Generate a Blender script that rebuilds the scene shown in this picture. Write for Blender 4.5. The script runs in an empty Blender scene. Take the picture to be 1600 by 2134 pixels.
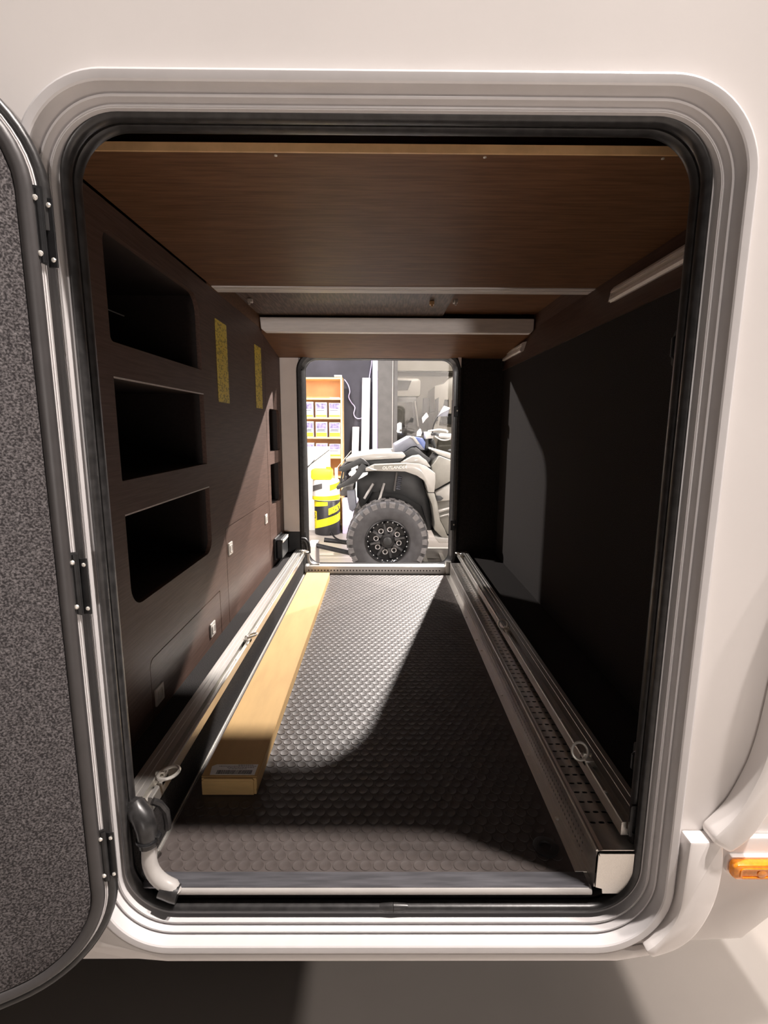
import bpy, bmesh, math, random
from mathutils import Vector, Matrix
from mathutils.geometry import tessellate_polygon
random.seed(7)
scene = bpy.context.scene
col = scene.collection
PI = math.pi

# ------------------------------------------------------------------ camera
def cam_setup():
    th, ps, ro = math.radians(9.58), math.radians(.335), math.radians(.3)
    fwd = Vector((math.sin(ps)*math.cos(th), math.cos(ps)*math.cos(th), -math.sin(th)))
    r = Vector((math.cos(ps), -math.sin(ps), 0)); u = r.cross(fwd)
    r2 = math.cos(ro)*r + math.sin(ro)*u; u2 = -math.sin(ro)*r + math.cos(ro)*u
    cd = bpy.data.cameras.new('camera'); c = bpy.data.objects.new('camera', cd); col.objects.link(c)
    cd.sensor_fit = 'HORIZONTAL'; cd.sensor_width = 36; cd.lens = 1039/1600*36
    cd.clip_start = .01; cd.clip_end = 100
    m = Matrix((r2, u2, -fwd)).transposed().to_4x4(); m.translation = Vector((0, -.78, .86))
    c.matrix_world = m; scene.camera = c
cam_setup()

# ------------------------------------------------------------------ world, exposure, lamps of the hall and one added fill
scene.view_settings.view_transform = 'Standard'; scene.view_settings.look = 'None'
scene.view_settings.gamma = 1; scene.view_settings.use_curve_mapping = False
scene.view_settings.exposure = 0.0
w = bpy.data.worlds.new('hall_air'); scene.world = w; w.use_nodes = True
w.node_tree.nodes['Background'].inputs[0].default_value = (1, .90, .84, 1)
w.node_tree.nodes['Background'].inputs[1].default_value = .07

WARM = (1, .905, .85)
def lamp(name, loc, target, energy, color=(1, .93, .88), radius=.06, angle=100, blend=.3):
    d = bpy.data.lights.new(name, 'SPOT'); d.energy = energy; d.color = color
    d.shadow_soft_size = radius; d.spot_size = math.radians(angle); d.spot_blend = blend
    o = bpy.data.objects.new(name, d); col.objects.link(o); o.location = loc
    o.rotation_euler = (Vector(target)-Vector(loc)).to_track_quat('-Z', 'Y').to_euler()
    return o
# camera side of the vehicle
lamp('spotlight_near_wall', (1.85, -.62, 5.8), (.2, 0, .3), 1950, color=WARM, radius=.08, angle=110)
lamp('spotlight_near_right', (3.3, -.74, 6.6), (0, 0, .6), 1260, color=WARM, radius=.1, angle=80)
lamp('fill_light_near', (.75, -7.5, .8), (-.1, 1, 1.0), 620, color=WARM, radius=.25, angle=17, blend=.7)  # low fill light added to brighten the cross beam and far lining
# behind the rear end of the vehicle
lamp('spotlight_rear', (3.47, .7, 3.7), (1.0, .2, -.42), 820, color=WARM, radius=.06, angle=110)
lamp('spotlight_rear_far', (9.5, .4, 3.7), (1.0, .3, -.42), 2100, color=WARM, radius=.1, angle=70)
# far side of the vehicle
lamp('spotlight_far_main', (1.05, 4.6, 2.85), (.0, 1.2, .2), 2600, radius=.035, angle=95)
lamp('spotlight_far_right', (2.6, 4.65, 3.7), (-.3, 1.9, .5), 1100, radius=.03, angle=90)
lamp('spotlight_far_left', (-2.6, 3.95, 2.25), (.5, 2, .6), 800, radius=.04, angle=80)
lamp('spotlight_showroom', (-1.2, 3.0, 3.3), (-.6, 5.4, .5), 580, color=(1, .96, .97), radius=.08, angle=100)
lamp('spotlight_vehicle', (.9, 2.7, 2.9), (.3, 3.5, .2), 60, color=(1, .97, .95), radius=.08, angle=110)
lamp('spotlight_hall', (2.2, 9.5, 4.2), (1.2, 13, 1.5), 900, radius=.1, angle=110)

# ------------------------------------------------------------------ materials
def mat(name, color, rough=.5, metal=0., noise=0., nscale=20., stretch=(1, 1, 1), bump=0., bscale=None, color2=None, spec=.5, coat=0., lo=.35, hi=.65, detail=4):
    m = bpy.data.materials.new(name); m.use_nodes = True
    nt = m.node_tree; b = nt.nodes['Principled BSDF']
    b.inputs['Base Color'].default_value = (*color, 1); b.inputs['Roughness'].default_value = rough
    b.inputs['Metallic'].default_value = metal; b.inputs['Specular IOR Level'].default_value = spec
    if coat: b.inputs['Coat Weight'].default_value = coat; b.inputs['Coat Roughness'].default_value = .1
    if noise or bump or color2:
        tc = nt.nodes.new('ShaderNodeTexCoord'); mp = nt.nodes.new('ShaderNodeMapping')
        nt.links.new(tc.outputs['Object'], mp.inputs[0]); mp.inputs['Scale'].default_value = stretch
        n = nt.nodes.new('ShaderNodeTexNoise'); n.inputs['Scale'].default_value = nscale; n.inputs['Detail'].default_value = detail
        nt.links.new(mp.outputs[0], n.inputs['Vector'])
        if noise or color2:
            r = nt.nodes.new('ShaderNodeValToRGB')
            c2 = color2 or tuple(min(1, c*(1+noise)) for c in color); c1 = color if color2 else tuple(c*(1-noise) for c in color)
            r.color_ramp.elements[0].position = lo; r.color_ramp.elements[0].color = (*c1, 1)
            r.color_ramp.elements[1].position = hi; r.color_ramp.elements[1].color = (*c2, 1)
            nt.links.new(n.outputs['Fac'], r.inputs[0]); nt.links.new(r.outputs[0], b.inputs['Base Color'])
        if bump:
            n2 = n
            if bscale:
                n2 = nt.nodes.new('ShaderNodeTexNoise'); n2.inputs['Scale'].default_value = bscale; n2.inputs['Detail'].default_value = 5
                nt.links.new(mp.outputs[0], n2.inputs['Vector'])
            bp = nt.nodes.new('ShaderNodeBump'); bp.inputs['Strength'].default_value = bump; bp.inputs['Distance'].default_value = .002
            nt.links.new(n2.outputs['Fac'], bp.inputs['Height']); nt.links.new(bp.outputs[0], b.inputs['Normal'])
    return m
M = {}
M['white'] = mat('white_gelcoat', (.84, .805, .785), .32, noise=.02, nscale=3, coat=.3)
M['frame'] = mat('white_powder_coat', (.66, .64, .64), .35, noise=.02, nscale=30)
M['rubber'] = mat('black_rubber', (.026, .025, .025), .34, noise=.3, nscale=60, bump=.15)
M['wood_x'] = mat('dark_oak_crosswise', (.115, .054, .025), .5, spec=.2, color2=(.185, .09, .044), nscale=9, stretch=(1.0, 14, 14), bump=.12, bscale=40)
M['wood_y'] = mat('dark_oak_lengthwise', (.080, .047, .036), .5, spec=.2, color2=(.114, .069, .054), nscale=9, stretch=(14, 1.0, 22), bump=.12, bscale=40)
M['wood_z'] = mat('dark_oak_streaked', (.06, .038, .028), .5, color2=(.20, .14, .105), nscale=8, stretch=(16, 1.6, 10), bump=.12, lo=.4, hi=.75)
M['dark_wood'] = mat('dark_brown_cubby', (.022, .014, .012), .6, noise=.2, nscale=8, stretch=(14, 1, 14))  # darker than the wall wood, used inside the cubbies
M['edge'] = mat('light_edging', (.70, .45, .23), .45, noise=.1, nscale=30)
M['beam'] = mat('pale_grey_laminate', (.86, .80, .76), .45, noise=.04, nscale=14, stretch=(1, 8, 8))
M['greystrip'] = mat('grey_laminate', (.62, .575, .545), .45, noise=.06, nscale=14, stretch=(1, 8, 8))
M['lining'] = mat('beige_lining', (.86, .77, .71), .5, noise=.03, nscale=12)
M['carpet'] = mat('black_needle_felt', (.016, .0145, .014), .95, color2=(.042, .038, .037), nscale=420, bump=.6, spec=.15)
M['felt'] = mat('grey_needle_felt', (.035, .032, .033), .95, color2=(.20, .185, .187), nscale=330, bump=.8, spec=.1, lo=.40, hi=.74, detail=8)
M['floor'] = mat('studded_rubber', (.062, .051, .047), .55, color2=(.086, .072, .067), nscale=22, bump=.1, bscale=200)
M['alu'] = mat('aluminium', (.72, .70, .66), .34, metal=.85, noise=.06, nscale=20, stretch=(40, .6, 40), bump=.05)
M['steel'] = mat('stainless_steel', (.62, .59, .56), .33, metal=.85, noise=.05, nscale=16, stretch=(6, .5, 6))
M['zinc'] = mat('zinc_plated', (.85, .82, .76), .3, metal=.55, noise=.1, nscale=60)
M['black_metal'] = mat('black_steel', (.018, .018, .019), .35, metal=.3, noise=.3, nscale=40)
M['sill'] = mat('dark_anodised_sill', (.17, .17, .185), .34, metal=.6, noise=.2, nscale=30, stretch=(.4, 5, 5))
M['dark'] = mat('black_plastic', (.020, .019, .019), .5, noise=.2, nscale=40)
M['border'] = mat('grey_plastic', (.050, .046, .046), .45, noise=.08, nscale=25, bump=.06)
M['card'] = mat('cardboard', (.60, .38, .155), .8, noise=.06, nscale=25, stretch=(1, .2, 4), bump=.08)
M['paper'] = mat('white_paper', (.88, .87, .85), .7, noise=.04, nscale=20)
M['ink'] = mat('black_ink', (.03, .028, .028), .7, noise=.1, nscale=30)
M['cream'] = mat('cream_plastic', (.60, .55, .50), .4, noise=.03, nscale=40)
M['pipe'] = mat('grey_pipe', (.46, .44, .42), .35, noise=.04, nscale=20)
M['ground'] = mat('showroom_tile', (.31, .278, .25), .38, color2=(.40, .36, .325), nscale=1.1, detail=7, bump=.03)
M['amber'] = mat('amber_lens', (.95, .30, .015), .15, noise=.12, nscale=160, coat=.6)
M['navy'] = mat('navy_wall', (.035, .033, .045), .7, noise=.2, nscale=4)
M['pillar'] = mat('grey_pillar', (.075, .071, .068), .6, noise=.12, nscale=10)
M['lavender'] = mat('lavender_carton_and_glow', (.62, .55, .80), .4, noise=.05, nscale=3)
M['pack'] = mat('pale_carton', (.56, .54, .60), .5, noise=.05, nscale=20)
M['print'] = mat('lavender_print', (.22, .19, .36), .5, noise=.5, nscale=30)
M['pine'] = mat('beech_shelf', (.80, .56, .27), .5, noise=.08, nscale=8, stretch=(1, 1, 8))
M['backboard'] = mat('orange_backboard', (.66, .36, .17), .6, noise=.06, nscale=6)
M['board'] = mat('white_board', (.84, .83, .82), .5, noise=.03, nscale=6)
M['yellow'] = mat('yellow_print', (.86, .74, .02), .4, noise=.06, nscale=8)
M['drum'] = mat('black_drum', (.025, .024, .026), .35, noise=.2, nscale=10)
M['tyre'] = mat('tyre_rubber', (.035, .034, .036), .75, noise=.22, nscale=16, bump=.2)
M['lug'] = mat('tyre_lugs', (.10, .095, .095), .7, noise=.2, nscale=40)
M['rim'] = mat('black_gloss_rim', (.012, .012, .013), .22, metal=.4, noise=.2, nscale=40)
M['spoke'] = mat('dark_grey_spoke', (.06, .06, .062), .3, metal=.6, noise=.1, nscale=40)
M['rimlight'] = mat('machined_rim', (.40, .39, .39), .3, metal=.9, noise=.1, nscale=40)
M['fender'] = mat('silver_bodywork', (.21, .203, .187), .3, noise=.05, nscale=10, coat=.4)
M['handle'] = mat('worn_grey_metal', (.33, .32, .31), .35, noise=.08, nscale=20)
M['olive'] = mat('grey_green_bodywork', (.13, .125, .108), .38, noise=.12, nscale=12)
M['pod'] = mat('slate_plastic', (.10, .105, .125), .35, noise=.06, nscale=20)
M['blue'] = mat('blue_panel', (.06, .09, .22), .3, noise=.08, nscale=20)
M['atvblack'] = mat('matt_black_plastic', (.012, .013, .014), .42, noise=.2, nscale=30)
M['beigewall'] = mat('hall_wall', (.33, .30, .26), .7, noise=.05, nscale=3)
M['beigeband'] = mat('hall_ceiling_band', (.56, .52, .46), .7, noise=.04, nscale=3)
M['motorhome'] = mat('motorhome_white', (.52, .49, .45), .35, noise=.03, nscale=5)
M['motorglass'] = mat('dark_windscreen', (.05, .05, .05), .12, noise=.2, nscale=6)
M['motordark'] = mat('dark_bodywork', (.06, .055, .055), .35, noise=.2, nscale=6)

def sticker_mat():
    m = mat('yellow_sticker', (.50, .36, .02), .45); nt = m.node_tree; b = nt.nodes['Principled BSDF']
    tc = nt.nodes.new('ShaderNodeTexCoord'); mp = nt.nodes.new('ShaderNodeMapping'); mp.inputs['Scale'].default_value = (1, 60, 150)
    n = nt.nodes.new('ShaderNodeTexNoise'); n.inputs['Scale'].default_value = 1; n.inputs['Detail'].default_value = 2
    r = nt.nodes.new('ShaderNodeValToRGB'); r.color_ramp.elements[0].position = .40; r.color_ramp.elements[0].color = (.36, .26, .015, 1)
    r.color_ramp.elements[1].position = .50; r.color_ramp.elements[1].color = (.76, .57, .05, 1)
    nt.links.new(tc.outputs['Object'], mp.inputs[0]); nt.links.new(mp.outputs[0], n.inputs['Vector'])
    nt.links.new(n.outputs['Fac'], r.inputs[0]); nt.links.new(r.outputs[0], b.inputs['Base Color']); return m
M['sticker'] = sticker_mat()
def glass_mat():
    m = bpy.data.materials.new('tinted_glass'); m.use_nodes = True; nt = m.node_tree; nt.nodes.clear()
    o = nt.nodes.new('ShaderNodeOutputMaterial'); mx = nt.nodes.new('ShaderNodeMixShader')
    t = nt.nodes.new('ShaderNodeBsdfTransparent'); g = nt.nodes.new('ShaderNodeBsdfGlossy'); fr = nt.nodes.new('ShaderNodeFresnel')
    t.inputs[0].default_value = (.80, .79, .76, 1); g.inputs['Roughness'].default_value = .02; fr.inputs[0].default_value = 1.45
    nt.links.new(fr.outputs[0], mx.inputs[0]); nt.links.new(t.outputs[0], mx.inputs[1]); nt.links.new(g.outputs[0], mx.inputs[2])
    nt.links.new(mx.outputs[0], o.inputs[0]); return m
M['glass'] = glass_mat()

# ------------------------------------------------------------------ mesh helpers
class MB:
    def __init__(s): s.v = []; s.f = []
    def add(s, vs, fs):
        n = len(s.v); s.v += [tuple(v) for v in vs]; s.f += [tuple(i+n for i in f) for f in fs]; return s
    def box(s, x0, x1, y0, y1, z0, z1, b=0.):
        if b <= 0:
            return s.add([(x, y, z) for z in (z0, z1) for y in (y0, y1) for x in (x0, x1)],
                         [(0, 2, 3, 1), (4, 5, 7, 6), (0, 1, 5, 4), (2, 6, 7, 3), (0, 4, 6, 2), (1, 3, 7, 5)])
        b = min(b, (x1-x0)*.45, (y1-y0)*.45, (z1-z0)*.45)
        bm = bmesh.new(); bmesh.ops.create_cube(bm, size=1)
        for v in bm.verts: v.co = Vector(((x0+x1)/2+v.co.x*(x1-x0), (y0+y1)/2+v.co.y*(y1-y0), (z0+z1)/2+v.co.z*(z1-z0)))
        bmesh.ops.bevel(bm, geom=list(bm.edges), offset=b, segments=2, affect='EDGES', profile=.5)
        s.bm(bm); return s
    def bm(s, bm):
        bm.verts.index_update(); s.add([v.co[:] for v in bm.verts], [[v.index for v in f.verts] for f in bm.faces]); bm.free()
    def tube(s, pts, r, n=12, cap=True):
        pts = [Vector(p) for p in pts]; rs = r if isinstance(r, (list, tuple)) else [r]*len(pts)
        vs = []; t0 = None; up = None
        for i, p in enumerate(pts):
            t = (pts[min(i+1, len(pts)-1)]-pts[max(i-1, 0)]).normalized()
            if up is None:
                a = Vector((0, 0, 1)) if abs(t.z) < .9 else Vector((1, 0, 0)); up = (a-a.dot(t)*t).normalized()
            else: up = (up-up.dot(t)*t).normalized()
            sd = t.cross(up)
            for k in range(n):
                a = 2*PI*k/n; vs.append(p+rs[i]*(math.cos(a)*up+math.sin(a)*sd))
        fs = [(i*n+k, i*n+(k+1) % n, (i+1)*n+(k+1) % n, (i+1)*n+k) for i in range(len(pts)-1) for k in range(n)]
        if cap: fs += [tuple(range(n))[::-1], tuple(range((len(pts)-1)*n, len(pts)*n))]
        return s.add(vs, fs)
    def torus(s, c, ax, R, r, n=20, m=8, ell=1.):
        c = Vector(c); ax = Vector(ax).normalized(); a = Vector((0, 0, 1)) if abs(ax.z) < .9 else Vector((1, 0, 0))
        u = (a-a.dot(ax)*ax).normalized(); v = ax.cross(u); vs = []
        for i in range(n):
            t = 2*PI*i/n; d = math.cos(t)*u*ell+math.sin(t)*v; e = (math.cos(t)*u+math.sin(t)*v)
            for k in range(m):
                p = 2*PI*k/m; vs.append(c+R*d+r*(math.cos(p)*e+math.sin(p)*ax))
        return s.add(vs, [(i*m+k, ((i+1) % n)*m+k, ((i+1) % n)*m+(k+1) % m, i*m+(k+1) % m) for i in range(n) for k in range(m)])
    def lathe(s, c, ax, prof, n=32, cap=True):
        # prof: list of (radius, offset along ax)
        c = Vector(c); ax = Vector(ax).normalized(); a = Vector((0, 0, 1)) if abs(ax.z) < .9 else Vector((1, 0, 0))
        u = (a-a.dot(ax)*ax).normalized(); v = ax.cross(u); vs = []
        for (r, h) in prof:
            for k in range(n):
                t = 2*PI*k/n; vs.append(c+ax*h+r*(math.cos(t)*u+math.sin(t)*v))
        fs = [(i*n+k, i*n+(k+1) % n, (i+1)*n+(k+1) % n, (i+1)*n+k) for i in range(len(prof)-1) for k in range(n)]
        if cap: fs += [tuple(range(n))[::-1], tuple(range((len(prof)-1)*n, len(prof)*n))]
        return s.add(vs, fs)
    def prism(s, poly, d0, d1, mp, holes=(), b=0.):
        # poly in 2D (CCW or CW); mp(u, v, d) -> xyz
        loops = [list(poly)]+[list(h) for h in holes]
        flat = [p for L in loops for p in L]; n = len(flat)
        tris = tessellate_polygon([[Vector((p[0], p[1], 0)) for p in L] for L in loops])
        vs = [mp(p[0], p[1], d0) for p in flat]+[mp(p[0], p[1], d1) for p in flat]
        fs = [tuple(t) for t in tris]+[tuple(i+n for i in t)[::-1] for t in tris]; k = 0
        for L in loops:
            m = len(L)
            for i in range(m): fs.append((k+i, k+(i+1) % m, n+k+(i+1) % m, n+k+i))
            k += m
        if b > 0 and not holes:
            bm = bmesh.new(); bv = [bm.verts.new(v) for v in vs]; m = len(poly)
            bm.faces.new(bv[:m]); bm.faces.new(bv[m:][::-1])
            for i in range(m): bm.faces.new((bv[i], bv[(i+1) % m], bv[m+(i+1) % m], bv[m+i]))
            bmesh.ops.recalc_face_normals(bm, faces=bm.faces)
            es = [e for e in bm.edges if len(e.link_faces) == 2 and e.calc_face_angle(0) > .5]
            bmesh.ops.bevel(bm, geom=es, offset=b, segments=2, affect='EDGES', profile=.5, clamp_overlap=True)
            s.bm(bm); return s
        return s.add(vs, fs)
    def ring(s, x0, x1, z0, z1, r, prof, mp, ns=12, closed=False):
        # sweep a profile [(inward offset, depth)] around a rounded rectangle
        rows = []
        for (o, d) in prof:
            rr = max(r-o, .004); row = []
            for (cx, cz, a0) in ((x1-o-rr, z1-o-rr, 0), (x0+o+rr, z1-o-rr, PI/2), (x0+o+rr, z0+o+rr, PI), (x1-o-rr, z0+o+rr, 1.5*PI)):
                for k in range(ns+1):
                    a = a0+PI/2*k/ns; row.append(mp(cx+rr*math.cos(a), cz+rr*math.sin(a), d))
            rows.append(row)
        n = len(rows[0]); vs = [v for row in rows for v in row]; m = len(rows)
        rng = range(m) if closed else range(m-1)
        return s.add(vs, [(i*n+k, i*n+(k+1) % n, ((i+1) % m)*n+(k+1) % n, ((i+1) % m)*n+k) for i in rng for k in range(n)])

def build(name, mb, m, parent=None, smooth=False, loc=None):
    me = bpy.data.meshes.new(name); me.from_pydata([Vector(v) for v in mb.v], [], mb.f)
    bm = bmesh.new(); bm.from_mesh(me); bmesh.ops.remove_doubles(bm, verts=bm.verts, dist=1e-6)
    bmesh.ops.recalc_face_normals(bm, faces=bm.faces); bm.to_mesh(me); bm.free()
    if smooth:
        me.polygons.foreach_set('use_smooth', [True]*len(me.polygons)); me.set_sharp_from_angle(angle=math.radians(38 if smooth is True else smooth))
    me.materials.append(M[m] if isinstance(m, str) else m)
    o = bpy.data.objects.new(name, me); col.objects.link(o)
    if parent: o.parent = parent
    if loc is not None: o.location = loc
    return o
def tag(o, label, cat, group=None, kind=None):
    o['label'] = label; o['category'] = cat
    if group: o['group'] = group
    if kind: o['kind'] = kind
    return o
def empty(name, loc=(0, 0, 0)):
    # parts keep world coordinates: the empty sits at the thing's base and parts get the inverse offset
    o = bpy.data.objects.new(name, None); col.objects.link(o); o.location = loc; o.empty_display_size = .05
    return o
def part(name, mb, m, parent, smooth=False):
    # mesh in world coordinates under an empty (or mesh) placed anywhere
    o = build(name, mb, m, None, smooth); base = Vector((0, 0, 0)); p = parent
    while p: base += p.location; p = p.parent
    o.parent = parent; o.location = -base
    return o
def rrect(x0, x1, z0, z1, r, ns=8):
    out = []
    for (cx, cz, a0) in ((x1-r, z1-r, 0), (x0+r, z1-r, PI/2), (x0+r, z0+r, PI), (x1-r, z0+r, 1.5*PI)):
        for k in range(ns+1):
            a = a0+PI/2*k/ns; out.append((cx+r*math.cos(a), cz+r*math.sin(a)))
    return out
def curve2(P, n=5):
    out = []
    for i in range(len(P)-1):
        p0, p1, p2, p3 = (Vector(P[max(i-1, 0)]), Vector(P[i]), Vector(P[i+1]), Vector(P[min(i+2, len(P)-1)]))
        for k in range(n):
            t = k/n; q = .5*((2*p1)+(p2-p0)*t+(2*p0-5*p1+4*p2-p3)*t*t+(-p0+3*p1-3*p2+p3)*t**3); out.append((q.x, q.y))
    return out+[tuple(P[-1])]
XZ = lambda u, v, d: (u, d, v)          # drawing plane facing the camera, depth along y
YZ = lambda u, v, d: (d, u, v)          # side wall plane
XY = lambda u, v, d: (u, v, d)
def text_mesh(body, size, mp, mname, name, parent, shear=0., depth=.0006):
    cu = bpy.data.curves.new('lettering', 'FONT'); cu.body = body; cu.size = size; cu.shear = shear; cu.align_x = 'CENTER'; cu.align_y = 'CENTER'
    cu.extrude = depth; cu.resolution_u = 3
    t = bpy.data.objects.new('lettering', cu); col.objects.link(t)
    dg = bpy.context.evaluated_depsgraph_get(); me = bpy.data.meshes.new_from_object(t.evaluated_get(dg))
    bpy.data.objects.remove(t); bpy.data.curves.remove(cu)
    mb = MB(); mb.add([mp(v.co.x, v.co.y, v.co.z) for v in me.vertices], [tuple(p.vertices) for p in me.polygons]); bpy.data.meshes.remove(me)
    return part(name, mb, mname, parent)

# ================================================================== THE SETTING
GZ = -.42
g = build('floor', MB().box(-8, 9, -6, 16, GZ-.05, GZ), 'ground'); tag(g, 'pale polished stone floor of the showroom', 'floor', kind='structure')

# outer skin of the vehicle around the hatch opening
OX0, OX1, OZ0, OZ1, OR = -.517, .532, -.094, 1.343, .135
XR = 1.30  # unseen rear overhang, shaped to keep the near lamps off the ground
outer = [(-2.4, -.118), (.44, -.118), (.54, -.075), (.665, -.066), (.705, -.02), (.80, .07), (.95, .25), (XR, .60), (XR, 2.6), (-2.4, 2.6)]
mb = MB().prism(outer, 0, .03, XZ, holes=[rrect(OX0+.010, OX1-.010, OZ0+.010, OZ1-.010, OR-.010, 16)])
wf = build('wall_front', mb, 'white'); tag(wf, 'smooth white outer side wall of the motorhome around the open hatch', 'wall', kind='structure')
mb = MB().prism([(XR, 2.58), (XR, .60), (.95, .25), (.80, .07), (.78, .08), (.93, .265), (XR-.02, .61), (XR-.02, 2.58)], .03, 2.2, XZ); wr = build('wall_rear', mb, 'white'); tag(wr, 'white rear end wall of the motorhome', 'wall', kind='structure')
mb = MB().box(-2.4, -2.38, .03, 2.2, -.1, 2.6); wr = build('wall_bulkhead', mb, 'white'); tag(wr, 'bulkhead wall closing the motorhome body', 'wall', kind='structure')
mb = MB().box(-2.4, XR, 0, 2.23, 2.58, 2.62); wr = build('ceiling_roof', mb, 'white'); tag(wr, 'white roof of the motorhome', 'roof', kind='structure')
mb = MB().box(-2.38, .54, .03, 2.2, -.115, -.06); wr = build('floor_underbody', mb, 'dark'); tag(wr, 'dark underside of the motorhome body', 'underbody', kind='structure')
FX0, FX1, FZ0, FZ1, FR = -.485, .458, -.01, 1.288, .11
mb = MB().prism(outer, 2.2, 2.23, XZ, holes=[rrect(FX0, FX1, FZ0, FZ1, FR)])
wb = build('wall_back', mb, 'white'); tag(wb, 'far side wall of the motorhome with the second hatch opening', 'wall', kind='structure')
# inner lining of the far wall
tag(build('wall_lining', MB().box(-.585, -.476, 2.175, 2.195, .238, 1.29, .002), 'lining'), 'beige lining panel left of the far opening', 'wall panel', kind='structure')
mb = MB().prism([(.43, 0), (.70, 0), (.70, 1.3), (.43, 1.3)], 2.17, 2.195, XZ)
tag(build('wall_lining_dark', mb, 'carpet'), 'black felt lining right of the far opening', 'wall panel', kind='structure')
tag(build('wall_lining_low', MB().box(-.585, -.455, 2.17, 2.195, .0, .236), 'dark'), 'black lower lining below the beige panel by the far opening', 'wall panel', kind='structure')

# near hatch frame: stepped aluminium surround with double rubber seal
fr = empty('trim_1', (0, 0, OZ0)); tag(fr, 'stepped white frame around the near hatch opening', 'door frame', kind='structure')
prof = [(-.0005, .004), (0, -.004), (.001, -.0095), (.0035, -.0135), (.007, -.0155), (.009, -.0155), (.0175, -.0145), (.0195, -.0125), (.0202, .012), (.0240, .013), (.0244, .007), (.0272, .007), (.0276, .023),
        (.0318, .024), (.0322, .018), (.0334, .018), (.0338, .0195), (.0342, .018), (.0356, .018), (.0360, .034), (.0425, .036), (.0425, .040)]
part('frame_profile', MB().ring(OX0, OX1, OZ0, OZ1, OR, prof, XZ, ns=16), 'frame', fr, 22)
def seal(o, d, r, r2=None, n=10):
    return [(o+r*math.cos(2*PI*k/n), d+(r2 or r)*math.sin(2*PI*k/n)) for k in range(n)]
part('rubber_seal', MB().ring(OX0, OX1, OZ0+.006, OZ1+.010, OR, seal(.0465, .036, .0068, .011, 12), XZ, ns=16, closed=True), 'rubber', fr, True)
part('rubber_seal', MB().ring(OX0, OX1, OZ0+.006, OZ1+.010, OR, seal(.0485, .060, .0055, .011, 10), XZ, ns=16, closed=True), 'rubber', fr, True)
part('seal_joint', MB().lathe((.0, .033, OZ0+.0525), (1, 0, 0), [(.0068, 0), (.0080, .008), (.0088, .018), (.0092, .0255), (.0084, .0262), (.0092, .027), (.0088, .034), (.0080, .046), (.0068, .054)], 14), 'rubber', fr, True)

# far hatch frame
ff = empty('trim_2', (0, 2.2, FZ0)); tag(ff, 'black rubber frame around the far opening', 'door frame', kind='structure')
part('frame_profile', MB().ring(FX0, FX1, FZ0, FZ1, FR, [(-.004, 2.235), (-.004, 2.165), (.006, 2.16), (.022, 2.165), (.038, 2.19), (.039, 2.235)], XZ, closed=True), 'rubber', ff, True)
part('frame_lip', MB().ring(FX0, FX1, FZ0, FZ1, FR, [(.036, 2.236), (.036, 2.228), (.041, 2.228), (.041, 2.236)], XZ, closed=True), 'rubber', ff, True)
for z in (.955, .285):
    h = part('hinge', MB().box(.415, .445, 2.15, 2.165, z-.03, z+.03, .003), 'black_metal', ff)
    part('screw', MB().lathe((.436, 2.15, z+.005), (0, -1, 0), [(.005, 0), (.005, .002), (.003, .004)], 10), 'zinc', h)
part('corner_patch', MB().prism([(.43, 1.263), (.452, 1.263), (.452, 1.20), (.447, 1.215)], 2.150, 2.155, XZ), 'lining', ff)

# moulded skirt parts of the outer skin
ins = []
for k in range(13):
    a = 1.5*PI+PI/2*k/12; ins.append((OX1-OR+(OR+.002)*math.cos(a), OZ0+OR+(OR+.002)*math.sin(a)))
lo = []
for k in range(13):
    a = PI*1.17+PI*.33*k/12; lo.append((OX0+OR+(OR+.002)*math.cos(a), OZ0+OR+(OR+.002)*math.sin(a)))
t = build('trim_3', MB().prism([(.536, .157)]+curve2([(.594, .157), (.599, .11), (.596, .05), (.583, .0), (.562, -.040), (.532, -.066), (.492, -.082)])+ins[5:], -.030, .0, XZ, b=.005), 'white', smooth=True)
tag(t, 'raised white skirt moulding rising at the lower right corner of the near hatch', 'moulding', kind='structure')
t = build('trim_9', MB().prism([(-.56, -.075), (-.545, -.052)]+lo+ins[:4]+[(.47, -.088), (.52, -.078), (.54, -.092), (.44, -.112), (-.39, -.112), (-.47, -.104), (-.535, -.088)], -.011, .0, XZ, b=.004), 'white', smooth=True)
tag(t, 'white lower lip of the body running under the near hatch', 'moulding', kind='structure')
A_ = curve2([(.84, .93), (.77, .89), (.715, .82), (.68, .73), (.663, .62), (.657, .50), (.649, .385), (.640, .315), (.626, .265), (.605, .215), (.572, .172)], 4)+curve2([(.572, .160), (.604, .140)], 1)[:1]+curve2([(.604, .140), (.632, .165), (.652, .198), (.672, .25), (.688, .33), (.695, .42), (.703, .52), (.716, .62), (.735, .71), (.765, .785), (.805, .84), (.855, .87)], 4)
t = build('trim_4', MB().prism(A_, -.036, .0, XZ, b=.008), 'white', smooth=True); tag(t, 'curved white skirt moulding sweeping up at the right edge', 'moulding', kind='structure')
t = build('trim_5', MB().prism([(.606, .15), (.86, .15), (.80, .07), (.705, -.02), (.665, -.062), (.562, -.066), (.590, -.01), (.606, .05)], -.012, .0, XZ, b=.004), 'white', smooth=True); tag(t, 'flat white lower skirt panel behind the amber lamp', 'moulding', kind='structure')

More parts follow.
